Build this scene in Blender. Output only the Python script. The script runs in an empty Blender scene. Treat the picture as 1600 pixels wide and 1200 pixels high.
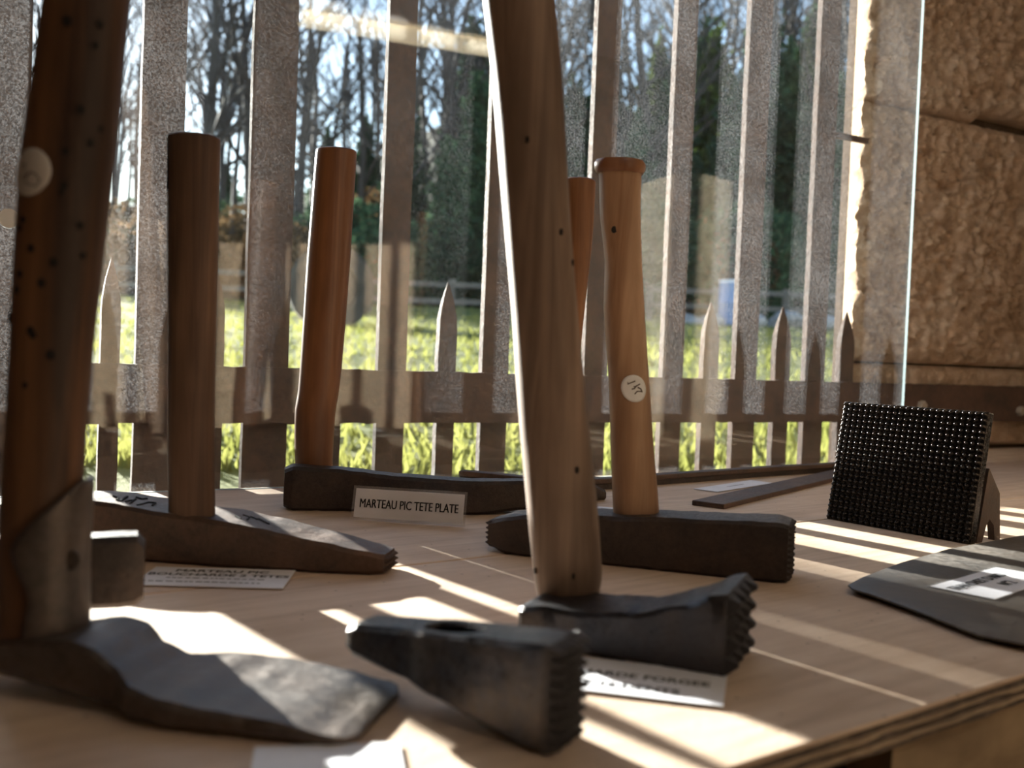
import bpy, bmesh, math, random
from mathutils import Vector, Matrix, noise
random.seed(7)
V = Vector
SC = bpy.context.scene
COL = SC.collection
TAB = 0.90            # table top height (m)
CAMH = 0.20           # camera above the table top
# ------------------------------------------------------------------ camera
PITCH, ROLL, FPX = math.atan(52/1600), math.radians(2.2), 1600.0
CP = V((0, 0, TAB+CAMH))
Fw = V((0, math.cos(PITCH), -math.sin(PITCH)))
_r0 = V((1, 0, 0)); _u0 = V((0, math.sin(PITCH), math.cos(PITCH)))
Rt = _r0*math.cos(ROLL)+_u0*math.sin(ROLL)
Up = -_r0*math.sin(ROLL)+_u0*math.cos(ROLL)
cam = bpy.data.cameras.new('camera')
cam.sensor_width = 36; cam.lens = 36*FPX/1600; cam.clip_start = .02; cam.clip_end = 500
cam.dof.use_dof = True; cam.dof.focus_distance = 1.25; cam.dof.aperture_fstop = 5.6; cam.dof.aperture_blades = 7
camo = bpy.data.objects.new('camera', cam); COL.objects.link(camo)
camo.matrix_world = Matrix(((Rt.x, Up.x, -Fw.x, CP.x), (Rt.y, Up.y, -Fw.y, CP.y), (Rt.z, Up.z, -Fw.z, CP.z), (0, 0, 0, 1)))
SC.camera = camo
# ------------------------------------------------------------------ sky, sun, exposure
SUN_AZ, SUN_EL = math.radians(38), math.radians(13.0)   # to the left of the view axis, above the horizon
SUN_DIR = V((math.sin(SUN_AZ)*math.cos(SUN_EL), -math.cos(SUN_AZ)*math.cos(SUN_EL), -math.sin(SUN_EL)))
sun = bpy.data.lights.new('sun', 'SUN'); sun.energy = 27; sun.angle = math.radians(.55); sun.color = (1, .95, .88)
suno = bpy.data.objects.new('sun', sun); COL.objects.link(suno)
suno.rotation_euler = SUN_DIR.to_track_quat('-Z', 'Y').to_euler(); suno.location = (-8, 11, 6)
w = bpy.data.worlds.new('World'); SC.world = w; w.use_nodes = True
wn = w.node_tree; bg = wn.nodes['Background']
sky = wn.nodes.new('ShaderNodeTexSky'); sky.sky_type = 'NISHITA'; sky.sun_disc = False
sky.sun_elevation = math.radians(24); sky.sun_rotation = -SUN_AZ; sky.dust_density = .4
wn.links.new(sky.outputs[0], bg.inputs[0]); bg.inputs[1].default_value = 0.25
SC.view_settings.view_transform = 'Standard'; SC.view_settings.look = 'None'
SC.view_settings.gamma = 1; SC.view_settings.use_curve_mapping = False
SC.view_settings.exposure = 0.66
# ------------------------------------------------------------------ helpers
def ray(px, py): return (Fw+Rt*((px-800)/FPX)+Up*((600-py)/FPX))
def tab(px, py, h=0.0):                       # a point h above the table top
    d = ray(px, py); return CP+d*((TAB+h-CP.z)/d.z)
def onplane(px, py, p0, n):
    d = ray(px, py); return CP+d*((p0-CP).dot(n)/d.dot(n))
def aty(px, py, Y):
    d = ray(px, py); return CP+d*(Y/d.y)
def depth(p): return (p-CP).dot(Fw)
def lerp(a, b, t): return a+(b-a)*t
def root_of(o):
    p = V((0, 0, 0))
    while o is not None: p = p+o.location; o = o.parent
    return p
def tag(o, label=None, cat=None, group=None, kind=None):
    if label: o['label'] = label
    if cat: o['category'] = cat
    if group: o['group'] = group
    if kind: o['kind'] = kind
    return o
def empty(name, loc, label=None, cat=None, group=None, kind=None):
    o = bpy.data.objects.new(name, None); COL.objects.link(o); o.location = loc; o.empty_display_size = .05
    return tag(o, label, cat, group, kind)
def mk(name, verts, faces, mat, parent=None, smooth=None, origin=None, local=False):
    """one mesh object from world-space verts; smooth = sharp angle in degrees"""
    verts = [V(v) for v in verts]
    if local: off = V((0, 0, 0))
    elif parent: off = root_of(parent)
    else:
        if origin is None:
            xs = [v.x for v in verts]; ys = [v.y for v in verts]; zs = [v.z for v in verts]
            origin = V(((min(xs)+max(xs))/2, (min(ys)+max(ys))/2, min(zs)))
        off = V(origin)
    me = bpy.data.meshes.new(name); me.from_pydata([v-off for v in verts], [], faces); me.update()
    bm = bmesh.new(); bm.from_mesh(me); bmesh.ops.recalc_face_normals(bm, faces=bm.faces); bm.to_mesh(me); bm.free()
    me.materials.append(mat)
    if smooth:
        me.shade_smooth()
        try: me.set_sharp_from_angle(angle=math.radians(smooth))
        except Exception: pass
    o = bpy.data.objects.new(name, me); COL.objects.link(o)
    if parent: o.parent = parent
    else: o.location = off if not local else (0, 0, 0)
    return o
def place(name, me, mw, parent):              # shared-mesh piece at world matrix mw under parent
    o = bpy.data.objects.new(name, me); COL.objects.link(o); o.parent = parent
    o.matrix_local = Matrix.Translation(-root_of(parent)) @ mw
    return o
def frame(o, x, y, z): return Matrix(((x.x, y.x, z.x, o.x), (x.y, y.y, z.y, o.y), (x.z, y.z, z.z, o.z), (0, 0, 0, 1)))
def loft(rings, cap=True):
    n = len(rings[0]); v = [p for r in rings for p in r]; f = []
    for i in range(len(rings)-1):
        for j in range(n):
            k = (j+1) % n; f.append((i*n+j, i*n+k, (i+1)*n+k, (i+1)*n+j))
    if cap: f.append(tuple(range(n))[::-1]); f.append(tuple(range((len(rings)-1)*n, len(rings)*n)))
    return v, f
def box(o, a, b, c):                          # corner + three edge vectors
    o, a, b, c = V(o), V(a), V(b), V(c)
    v = [o, o+a, o+a+b, o+b, o+c, o+a+c, o+a+b+c, o+b+c]
    return v, [(0, 3, 2, 1), (4, 5, 6, 7), (0, 1, 5, 4), (1, 2, 6, 5), (2, 3, 7, 6), (3, 0, 4, 7)]
def bevel(o, wd, seg=2):
    m = o.modifiers.new('bevel', 'BEVEL'); m.width = wd; m.segments = seg; m.limit_method = 'ANGLE'; m.angle_limit = math.radians(35)
    return o
def join(parts):
    v, f = [], []
    for a, b in parts:
        n = len(v); v += a; f += [tuple(i+n for i in q) for q in b]
    return v, f
def tube(pts, rad, n=8):
    rings = []
    for i, p in enumerate(pts):
        d = (V(pts[min(i+1, len(pts)-1)])-V(pts[max(i-1, 0)])).normalized()
        a = d.orthogonal().normalized() if i == 0 else (a-d*a.dot(d)).normalized()
        b = d.cross(a); r = rad[i] if isinstance(rad, (list, tuple)) else rad
        rings.append([V(p)+(a*math.cos(2*math.pi*j/n)+b*math.sin(2*math.pi*j/n))*r for j in range(n)])
    return loft(rings)
def fb(p, s, o=4): return noise.fractal(V(p)*s, 1.0, 2.0, o)
# ------------------------------------------------------------------ materials
def mat(name): 
    m = bpy.data.materials.new(name); m.use_nodes = True; nt = m.node_tree
    return m, nt, nt.nodes['Principled BSDF']
def nd(nt, t, **k):
    n = nt.nodes.new('ShaderNode'+t)
    for a, b in k.items():
        if a in n.inputs.keys(): n.inputs[a].default_value = b
        else: setattr(n, a, b)
    return n
def coords(nt, scale=(1, 1, 1), kind='Object', rot=(0, 0, 0)):
    tc = nd(nt, 'TexCoord'); mp = nd(nt, 'Mapping'); mp.inputs['Scale'].default_value = scale; mp.inputs['Rotation'].default_value = rot
    nt.links.new(tc.outputs[kind], mp.inputs[0]); return mp.outputs[0]
def nz(nt, vec, scale, detail=5, rough=.6, dist=0):
    n = nd(nt, 'TexNoise'); n.inputs['Scale'].default_value = scale; n.inputs['Detail'].default_value = detail
    n.inputs['Roughness'].default_value = rough; n.inputs['Distortion'].default_value = dist
    nt.links.new(vec, n.inputs['Vector']); return n.outputs['Fac']
def ramp(nt, fac, stops):
    r = nd(nt, 'ValToRGB'); el = r.color_ramp.elements
    while len(el) < len(stops): el.new(.5)
    for e, (p, c) in zip(el, stops): e.position = p; e.color = (*c, 1) if len(c) == 3 else c
    nt.links.new(fac, r.inputs[0]); return r.outputs[0]
def mixc(nt, fac, a, b, mode='MIX'):
    m = nd(nt, 'Mix', data_type='RGBA', blend_type=mode)
    for s, i in ((fac, 0), (a, 6), (b, 7)):
        if hasattr(s, 'is_output'): nt.links.new(s, m.inputs[i])
        else: m.inputs[i].default_value = s if i == 0 else (*s, 1)
    return m.outputs[2]
def bump(nt, b, h, strength, dist=.002):
    n = nd(nt, 'Bump'); n.inputs['Strength'].default_value = strength; n.inputs['Distance'].default_value = dist
    nt.links.new(h, n.inputs['Height']); nt.links.new(n.outputs[0], b.inputs['Normal'])
def wood(name, dark, light, grain=(60, 60, 3.2), rough=.6, contrast=(.32, .68), bstr=.35, spec=.35):
    m, nt, b = mat(name); c = coords(nt, grain)
    f = nz(nt, c, 1.0, 6, .62, .6); col = ramp(nt, f, [(contrast[0], dark), (contrast[1], light)])
    c2 = coords(nt, (9, 9, 4)); g = nz(nt, c2, 1.5, 3)
    col = mixc(nt, ramp(nt, g, [(.35, (0, 0, 0)), (.7, (.55, .55, .55))]), col, tuple(x*.45 for x in dark))
    nt.links.new(col, b.inputs['Base Color']); b.inputs['Roughness'].default_value = rough
    b.inputs['Specular IOR Level'].default_value = spec
    bump(nt, b, f, bstr, .0015); return m
def iron(name, base, rust, rough=.5, metal=.5, amount=.55, scale=28, bstr=.5):
    m, nt, b = mat(name); c = coords(nt)
    f = nz(nt, c, scale, 7, .68); col = ramp(nt, f, [(.5-amount*.25, base), (.5+.3*(1.2-amount), rust)])
    g = nz(nt, c, scale*9, 3, .7); col = mixc(nt, .35, col, ramp(nt, g, [(.3, (.01, .01, .01)), (.75, tuple(min(1, x*2.2) for x in base))]))
    nt.links.new(col, b.inputs['Base Color']); b.inputs['Metallic'].default_value = metal
    rr = ramp(nt, g, [(.2, (rough-.15,)*3), (.8, (min(1, rough+.2),)*3)]); nt.links.new(rr, b.inputs['Roughness'])
    h = nz(nt, c, scale*4, 6, .7); bump(nt, b, h, bstr, .002); return m
def plain(name, col, rough=.6, metal=0, spec=.5):
    m, nt, b = mat(name); c = coords(nt); g = nz(nt, c, 60, 3)
    nt.links.new(mixc(nt, .12, col, ramp(nt, g, [(.3, tuple(x*.6 for x in col)), (.7, tuple(min(1, x*1.2) for x in col))])), b.inputs['Base Color'])
    b.inputs['Roughness'].default_value = rough; b.inputs['Metallic'].default_value = metal; b.inputs['Specular IOR Level'].default_value = spec
    return m
M = {}
M['w_left'] = wood('worm_eaten_ash', (.035, .016, .009), (.19, .088, .040), (34, 34, 1.6), .55, (.36, .64))
M['w_dark'] = wood('dark_weathered_wood', (0.059, 0.030, 0.018), (0.153, 0.086, 0.052), (70, 70, 2.5), .6)
M['w_red'] = wood('reddish_polished_wood', (0.145, 0.051, 0.019), (0.306, 0.132, 0.053), (50, 50, 2.2), .42, spec=.5)
M['w_grey'] = wood('grey_brown_wood', (.11, .066, .044), (.32, .21, .145), (55, 55, 2.2), .6)
M['w_pale'] = wood('pale_knotted_wood', (0.234, 0.113, 0.054), (0.468, 0.288, 0.171), (45, 45, 2.4), .5)
M['w_orange'] = wood('orange_wood', (0.170, 0.064, 0.022), (0.340, 0.153, 0.064), (60, 60, 2.5), .5)
M['iron_rusty'] = iron('rust_brown_iron', (.075, .052, .042), (.17, .095, .062), .52, .55, .6, 22)
M['iron_dark'] = iron('dark_forged_iron', (.042, .033, .030), (.095, .060, .044), .46, .6, .45, 26)
M['iron_black'] = iron('black_forged_iron', (.036, .036, .042), (.075, .056, .046), .36, .75, .4, 26, .6)
M['iron_blue'] = iron('blued_steel', (.040, .044, .056), (.15, .112, .078), .33, .8, .5, 24, .6)
M['iron_plate'] = iron('grey_blade_steel', (.11, .10, .092), (.19, .155, .125), .5, .5, .5, 14, .3)
M['adze'] = iron('adze_steel', (.085, .072, .066), (.17, .12, .092), .45, .6, .5, 16, .3)
M['stud'] = iron('black_cast_studs', (.045, .039, .037), (.065, .05, .042), .24, .85, .4, 40, .02)
M['grille'] = iron('rusted_grille_iron', (.066, .040, .030), (.16, .084, .053), .75, .15, .6, 18, .6)
M['bolt'] = iron('grey_bolt', (.32, .27, .22), (.42, .33, .25), .55, .3, .5, 40, .2)
M['paper'] = plain('white_card', (.80, .80, .86), .55)
M['ink'] = plain('black_ink', (.02, .02, .025), .6)
M['sticker'] = plain('aged_sticker_paper', (.50, .46, .42), .6)
M['stickerw'] = plain('pale_sticker_paper', (.75, .74, .72), .6)
M['pencil'] = plain('pencil_grey', (.12, .095, .08), .7)
M['hole'] = plain('worm_hole_dark', (.008, .005, .004), .9)
# clear plastic sleeve
m, nt, b = mat('clear_plastic_sleeve'); M['sleeve'] = m
tr = nd(nt, 'BsdfTransparent'); gl = nd(nt, 'BsdfGlossy', Roughness=.12); df = nd(nt, 'BsdfDiffuse'); df.inputs[0].default_value = (.7, .7, .72, 1)
m1 = nd(nt, 'MixShader'); m1.inputs[0].default_value = .08; m2 = nd(nt, 'MixShader'); m2.inputs[0].default_value = .10
nt.links.new(tr.outputs[0], m1.inputs[1]); nt.links.new(gl.outputs[0], m1.inputs[2]); nt.links.new(m1.outputs[0], m2.inputs[1]); nt.links.new(df.outputs[0], m2.inputs[2])
nt.links.new(m2.outputs[0], nt.nodes['Material Output'].inputs[0])
# dusty glass: clear pane + thin fresnel mirror + a film of dust that scatters the sun
m, nt, b = mat('dusty_glass'); M['glass'] = m; out = nt.nodes['Material Output']; c = coords(nt)
tr = nd(nt, 'BsdfTransparent'); tr.inputs[0].default_value = (.95, .975, .965, 1)
gl = nd(nt, 'BsdfGlossy', Roughness=.0); ge = nd(nt, 'NewGeometry')
dt = nd(nt, 'VectorMath', operation='DOT_PRODUCT'); nt.links.new(ge.outputs['Incoming'], dt.inputs[0]); nt.links.new(ge.outputs['Normal'], dt.inputs[1])
ab = nd(nt, 'Math', operation='ABSOLUTE'); nt.links.new(dt.outputs['Value'], ab.inputs[0])
om = nd(nt, 'Math', operation='SUBTRACT'); om.inputs[0].default_value = 1; nt.links.new(ab.outputs[0], om.inputs[1])
pw = nd(nt, 'Math', operation='POWER'); pw.inputs[1].default_value = 5; nt.links.new(om.outputs[0], pw.inputs[0])
lw = nd(nt, 'Math', operation='MULTIPLY_ADD'); lw.inputs[1].default_value = .965; lw.inputs[2].default_value = .035; nt.links.new(pw.outputs[0], lw.inputs[0])
ms = nd(nt, 'MixShader'); nt.links.new(lw.outputs[0], ms.inputs[0]); nt.links.new(tr.outputs[0], ms.inputs[1]); nt.links.new(gl.outputs[0], ms.inputs[2])
tl = nd(nt, 'BsdfTranslucent'); tl.inputs[0].default_value = (.78, .80, .84, 1)
d2 = nd(nt, 'BsdfDiffuse'); d2.inputs[0].default_value = (.6, .58, .55, 1)
rf = nd(nt, 'BsdfRefraction'); rf.inputs['Color'].default_value = (.9, .92, .95, 1); rf.inputs['Roughness'].default_value = .48; rf.inputs['IOR'].default_value = 1.18
mf = nd(nt, 'MixShader'); mf.inputs[0].default_value = .62; nt.links.new(tl.outputs[0], mf.inputs[1]); nt.links.new(rf.outputs[0], mf.inputs[2])
md = nd(nt, 'MixShader'); md.inputs[0].default_value = .2; nt.links.new(mf.outputs[0], md.inputs[1]); nt.links.new(d2.outputs[0], md.inputs[2])
fine = ramp(nt, nz(nt, c, 330, 2, .8), [(.44, (.12,)*3), (.66, (1,)*3)])
big = ramp(nt, nz(nt, c, 7, 5, .65), [(.32, (.35,)*3), (.7, (1.15,)*3)])
sp = nd(nt, 'TexVoronoi', feature='F1'); sp.inputs['Scale'].default_value = 55; nt.links.new(c, sp.inputs['Vector'])
spk = ramp(nt, sp.outputs['Distance'], [(.03, (1,)*3), (.06, (0,)*3)])
mul = nd(nt, 'Math', operation='MULTIPLY'); nt.links.new(fine, mul.inputs[0]); nt.links.new(big, mul.inputs[1])
mu2 = nd(nt, 'Math', operation='MULTIPLY'); mu2.inputs[1].default_value = .062; nt.links.new(mul.outputs[0], mu2.inputs[0])
sx = nd(nt, 'Math', operation='MULTIPLY'); sx.inputs[1].default_value = .07; nt.links.new(spk, sx.inputs[0])
ad = nd(nt, 'Math', operation='ADD', use_clamp=True); nt.links.new(mu2.outputs[0], ad.inputs[0]); nt.links.new(sx.outputs[0], ad.inputs[1])
fin = nd(nt, 'MixShader'); nt.links.new(ad.outputs[0], fin.inputs[0]); nt.links.new(ms.outputs[0], fin.inputs[1]); nt.links.new(md.outputs[0], fin.inputs[2])
nt.links.new(fin.outputs[0], out.inputs[0])
m, nt, b = mat('polished_glass_edge'); M['glass_edge'] = m
b.inputs['Base Color'].default_value = (.30, .40, .42, 1); b.inputs['Roughness'].default_value = .35
# table wood
m, nt, b = mat('pale_plywood'); M['table'] = m; c = coords(nt, (1, 1, 1), rot=(0, 0, math.radians(-37)))
mp = nd(nt, 'Mapping'); mp.inputs['Scale'].default_value = (2.2, 26, 5); nt.links.new(c, mp.inputs[0])
g = nz(nt, mp.outputs[0], 2.2, 7, .62, .8); col = ramp(nt, g, [(.3, (.50, .37, .27)), (.52, (.63, .48, .365)), (.75, (.70, .56, .44))])
s = nz(nt, c, 9, 5, .65); col = mixc(nt, ramp(nt, s, [(.45, (0,)*3), (.72, (.55,)*3)]), col, (.47, .32, .215))
k = nd(nt, 'TexVoronoi'); k.inputs['Scale'].default_value = 42; nt.links.new(c, k.inputs['Vector'])
col = mixc(nt, ramp(nt, k.outputs['Distance'], [(.03, (.75,)*3), (.075, (0,)*3)]), col, (.14, .085, .05))
nt.links.new(col, b.inputs['Base Color']); b.inputs['Roughness'].default_value = .62; b.inputs['Specular IOR Level'].default_value = .3
fn = nz(nt, c, 260, 4, .7); bump(nt, b, fn, .35, .0012)
M['ply_edge'] = wood('plywood_edge', (.07, .055, .048), (.20, .155, .125), (60, 60, 90), .8)
M['ply_pale'] = wood('plywood_pale_ply', (.34, .25, .17), (.55, .43, .31), (30, 30, 30), .75)
M['seam'] = plain('seam_filler', (.36, .17, .07), .8)
M['batten'] = wood('tan_board', (.24, .165, .10), (.40, .29, .18), (8, 8, 30), .7)
# stone
def stone(name, c0, c1, c2, sc):
    m, nt, b = mat(name); c = coords(nt)
    f = nz(nt, c, sc, 8, .65, .5); col = ramp(nt, f, [(.28, c0), (.5, c1), (.72, c2)])
    h = nz(nt, c, sc*6, 8, .7, .4); col = mixc(nt, ramp(nt, h, [(.28, (.45,)*3), (.44, (0,)*3)]), col, tuple(x*.6 for x in c0))
    nt.links.new(col, b.inputs['Base Color']); b.inputs['Roughness'].default_value = .92; b.inputs['Specular IOR Level'].default_value = .15
    q_ = nz(nt, c, sc*9, 6, .75, 1.2); col = mixc(nt, ramp(nt, q_, [(.52, (0,)*3), (.66, (.55,)*3)]), col, tuple(min(.85, x*1.12+.03) for x in c2))
    nt.links.new(col, b.inputs['Base Color'])
    bump(nt, b, q_, 1.0, .016); return m
M['stone'] = stone('tan_limestone', (.50, .31, .19), (.68, .47, .32), (.80, .62, .47), 7)
M['mortar'] = stone('brown_mortar', (.12, .08, .055), (.20, .135, .09), (.28, .20, .14), 12)
M['plaster'] = stone('room_plaster', (.30, .22, .15), (.38, .28, .19), (.45, .34, .24), 2)
M['white'] = stone('whitewashed_ceiling', (.62, .58, .52), (.70, .66, .60), (.76, .73, .68), 2)
M['floor'] = stone('stone_floor', (.18, .15, .12), (.26, .21, .16), (.33, .27, .21), 3)
# outdoors
def foliage(name, a, bcol, trans=.5):
    m, nt, b = mat(name); out = nt.nodes['Material Output']; c = coords(nt)
    col = ramp(nt, nz(nt, c, 1.2, 4), [(.3, a), (.7, bcol)])
    d = nd(nt, 'BsdfDiffuse'); t = nd(nt, 'BsdfTranslucent'); mx = nd(nt, 'MixShader'); mx.inputs[0].default_value = trans
    nt.links.new(col, d.inputs[0]); nt.links.new(col, t.inputs[0]); nt.links.new(d.outputs[0], mx.inputs[1]); nt.links.new(t.outputs[0], mx.inputs[2]); nt.links.new(mx.outputs[0], out.inputs[0]); return m
M['grass'] = foliage('lawn_grass', (.15, .165, .04), (.27, .27, .085), .5)
M['ever'] = foliage('evergreen_leaves', (.035, .075, .045), (.075, .13, .065), .35)
M['ever2'] = foliage('yellow_green_leaves', (.05, .085, .02), (.10, .14, .035), .4)
M['brown_leaf'] = foliage('dry_brown_leaves', (.10, .06, .03), (.19, .12, .06), .4)
M['bark'] = plain('grey_bark', (.062, .052, .048), .9)
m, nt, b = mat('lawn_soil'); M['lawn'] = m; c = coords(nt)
col = ramp(nt, nz(nt, c, .7, 6, .6), [(.30, (.09, .115, .035)), (.5, (.17, .19, .06)), (.68, (.26, .26, .10))])
col = mixc(nt, ramp(nt, nz(nt, c, 5, 6, .7), [(.45, (0,)*3), (.75, (.6,)*3)]), col, (.24, .22, .10))
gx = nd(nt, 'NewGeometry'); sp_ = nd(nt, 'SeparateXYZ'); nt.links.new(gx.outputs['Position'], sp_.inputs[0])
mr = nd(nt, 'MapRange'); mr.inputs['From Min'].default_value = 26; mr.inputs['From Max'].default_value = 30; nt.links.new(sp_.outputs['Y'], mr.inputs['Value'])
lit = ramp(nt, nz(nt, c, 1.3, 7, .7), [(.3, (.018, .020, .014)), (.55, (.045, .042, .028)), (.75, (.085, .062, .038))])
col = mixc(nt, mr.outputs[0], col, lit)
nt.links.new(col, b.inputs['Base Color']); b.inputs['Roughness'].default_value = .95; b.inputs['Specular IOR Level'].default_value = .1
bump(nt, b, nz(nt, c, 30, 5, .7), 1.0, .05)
M['fence'] = wood('grey_fence_wood', (.10, .085, .075), (.24, .21, .18), (4, 4, 12), .8)
M['mill'] = stone('dark_millstone', (.045, .04, .036), (.08, .07, .06), (.12, .11, .095), 3)
M['rubble'] = stone('grey_rubble', (.16, .16, .16), (.30, .29, .28), (.42, .41, .40), 4)
M['blue'] = plain('faded_blue_plastic', (.16, .26, .48), .5)

# ------------------------------------------------------------------ room frame: glass line, grille plane
GA = math.radians(60)
G = V((math.sin(GA), math.cos(GA), 0)); N = V((-G.y, G.x, 0)); ZZ = V((0, 0, 1))
gl0 = tab(300, 767)                            # a point on the foot of the glass
GAP = .235
gr0 = gl0+N*GAP                                # a point on the grille's front plane
def grp(px, py, off=0.0): return onplane(px, py, gr0+N*off, N)
def gs(p): return (p-gr0).dot(G)               # coordinate along the grille
def gpt(s, z, off=0.0): q = gr0+G*s+N*off; return V((q.x, q.y, z))

# ================================================================== SETTING
S_JAMB = gs(grp(1340, 400, .03)); S_LEFT = gs(grp(-260, 400, .03)); LINTEL = 2.75
R_IN = 4.2
ctr = gr0
def wallbox(name, s0, s1, n0, n1, z0, z1, mt):
    v, f = box(V((0, 0, z0))+V((ctr.x, ctr.y, 0))+G*s0+N*n0, G*(s1-s0), N*(n1-n0), ZZ*(z1-z0))
    return tag(mk(name, v, f, mt), kind='structure')
S_END = S_JAMB+2.2; S_BEG = S_LEFT-2.0
wallbox('floor', S_BEG, S_END, -R_IN, .5, -.1, 0, M['floor'])
wallbox('ceiling', S_BEG, S_END, -R_IN, .5, 2.95, 3.05, M['white'])
wallbox('wall_back', S_BEG-.2, S_END+.2, -R_IN-.2, -R_IN, 0, 2.95, M['plaster'])
wallbox('wall_left', S_BEG-.2, S_BEG, -R_IN, .5, 0, 2.95, M['plaster'])
wallbox('wall_right', S_END, S_END+.2, -R_IN, .5, 0, 2.95, M['plaster'])
tag(wallbox('wall_sill', S_LEFT, S_JAMB, .06, .45, 0, .62, M['mortar']), kind='structure')
wallbox('wall_lintel', S_LEFT, S_JAMB, .03, .4, LINTEL, 2.95, M['plaster'])
wallbox('wall_front_end', S_BEG, S_LEFT, .03, .45, 0, 2.95, M['plaster'])
# stone wall on the right of the opening: mortar core plus blocks with rough faces
core = V((ctr.x, ctr.y, 0))+G*(S_JAMB+.05)+N*.075
v, f = box(core, G*(S_END-S_JAMB-.05), N*.06, ZZ*2.95)
wall = tag(mk('wall_stone', v, f, M['mortar']), kind='structure')
def zpx(px, py, off=.03): return grp(px, py, off).z
zj1 = zpx(1420, 171); zj0 = zpx(1400, 568)
def block(s0, s1, z0, z1, seed, jamb=False, amp=.03, dep=.11, notch=None):
    nx = max(6, min(130, int((s1-s0)/.0075))); nz_ = max(6, min(90, int((z1-z0)/.0075)))
    vs, fs = [], []
    for j in range(nz_+1):
        for i in range(nx+1):
            u, q = i/nx, j/nz_; s = lerp(s0, s1, u); zz0 = z0+(notch[1]*max(0, min(1, (s-notch[0])/.03)) if notch else 0); z = lerp(zz0, z1, q)
            e = min(min(u, 1-u)*(s1-s0), min(q, 1-q)*(z1-z0)); edge = max(0, 1-e/.012)**2*.010
            p = V((s*9+seed*7.1, z*9, seed*3.3))
            r = noise.ridged_multi_fractal(p*1.3, .9, 2.1, 5, 1, 2)*.25+fb(p, .7)*.35+noise.ridged_multi_fractal(p*3.6, .7, 2.1, 4, 1, 2)*.62-.25
            off = .03+edge-amp*(r-.3)*min(1, .35+e/.03)
            ds = (fb((z*14+seed, u*2, 1.7), 1)*.012) if (u in (0, 1)) else 0
            vs.append(gpt(s+ds, z, off))
    for j in range(nz_):
        for i in range(nx):
            a = j*(nx+1)+i; fs.append((a, a+1, a+nx+2, a+nx+1))
    # side walls going back
    rim = [i for i in range(nx+1)]+[(j+1)*(nx+1)-1 for j in range(1, nz_+1)]+[nz_*(nx+1)+i for i in range(nx-1, -1, -1)]+[j*(nx+1) for j in range(nz_-1, 0, -1)]
    b0 = len(vs)
    for i in rim:
        p = vs[i]; s = gs(p); shift = 0
        if jamb: shift = .05*max(0, 1-(s-s0)/.05) if s < s0+.05 else 0
        q = gpt(s+shift, p.z, dep); vs.append(q)
    m_ = len(rim)
    for k in range(m_):
        k2 = (k+1) % m_; fs.append((rim[k], b0+k, b0+k2, rim[k2]))
    return mk('stone_block', vs, fs, M['stone'], wall, smooth=60)
J = .002
block(S_JAMB, S_JAMB+.95, zj0+J, zj1-J, 1, True)
block(S_JAMB+.96, S_END-.01, zj0+J, zj1-.004, 2)
sh = gs(grp(1520, 160, .03))
block(S_JAMB, sh+.5, zj1, zj1+.51, 3, True, notch=(sh, .03))
block(sh+.52, S_END-.01, zj1+.02, zj1+.5, 5)
block(S_JAMB-.01, S_JAMB+.6, zj1+.53, zj1+1.0, 6, True)
block(S_JAMB+.62, S_END-.01, zj1+.53, zj1+1.0, 7)
block(S_JAMB, S_JAMB+.7, zj1+1.02, 2.94, 8, True); block(S_JAMB+.72, S_END-.01, zj1+1.02, 2.94, 9)
sb = gs(grp(1405, 580, .03)); zr = zpx(1400, 612)
block(S_JAMB-.012, sb, zr-.13, zj0-J, 10, True, .012)
block(sb+.03, sb+.75, zr-.13, zj0-J, 11, False, .012)
block(sb+.78, S_END-.01, zr-.13, zj0-J, 12, False, .012)
block(S_JAMB-.01, S_JAMB+.5, .35, zr-.15, 13, True, .015); block(S_JAMB+.52, S_END-.01, .35, zr-.15, 14, False, .015)

# ------------------------------------------------------------------ grille
grille = empty('window_grille', gpt(0, .55), 'rusty iron window grille of tall flat bars and pointed pickets on a rail', 'grille')
zt = (grp(583, 578).z+grp(160, 568).z+grp(1320, 597).z)/3
zb = (grp(583, 662).z+grp(160, 662).z+grp(1320, 659).z)/3
RS0, RS1 = gs(grp(-120, 600)), gs(grp(1750, 620))
def wob(p, s, a): return V((0, 0, fb(p, s)*a))
rings = []
nseg = 150
for i in range(nseg+1):
    s = lerp(RS0, RS1, i/nseg); a = fb((s*40, 1, 0), 1)*.0022; b_ = fb((s*55, 9, 0), 1)*.003
    rings.append([gpt(s, zb+b_, 0), gpt(s, zb+b_, .012), gpt(s, zt+a, .012), gpt(s, zt+a, 0)])
v, f = loft(rings); mk('rail', v, f, M['grille'], grille, smooth=30)
def vbar(name, l, r, y, z0, z1, th=.014, off=.0125, point=None):
    a, b_ = gs(grp(l, y, off)), gs(grp(r, y, off)); a += .004 if point is None else .003
    ring = []
    n = 26
    for i in range(n+1):
        z = lerp(z0, z1 if point is None else point, i/n); e1 = fb((z*30, a*50, 0), 1)*.0012; e2 = fb((z*30, b_*50, 4), 1)*.0012
        ring.append([gpt(a+e1, z, off), gpt(b_+e2, z, off), gpt(b_+e2, z, off+th), gpt(a+e1, z, off+th)])
    if point is not None:
        for k, q in ((.25, .93), (.6, .62), (1, .06)):
            z = lerp(point, z1, k); h = (b_-a)/2*q; c_ = (a+b_)/2; o2 = th*(1-q)*.5
            ring.append([gpt(c_-h, z, off+o2), gpt(c_+h, z, off+o2), gpt(c_+h, z, off+th-o2), gpt(c_-h, z, off+th-o2)])
    v, f = loft(ring); return mk(name, v, f, M['grille'], grille, smooth=30)
for l, r in ((-40, 36), (203, 275), (375, 447), (583, 630), (746, 790), (905, 944), (1028, 1062), (1141, 1177), (1251, 1283)):
    vbar('bar', l, r, 690, .60, 2.70)
zs = grp(697, 560).z-.0
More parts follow.
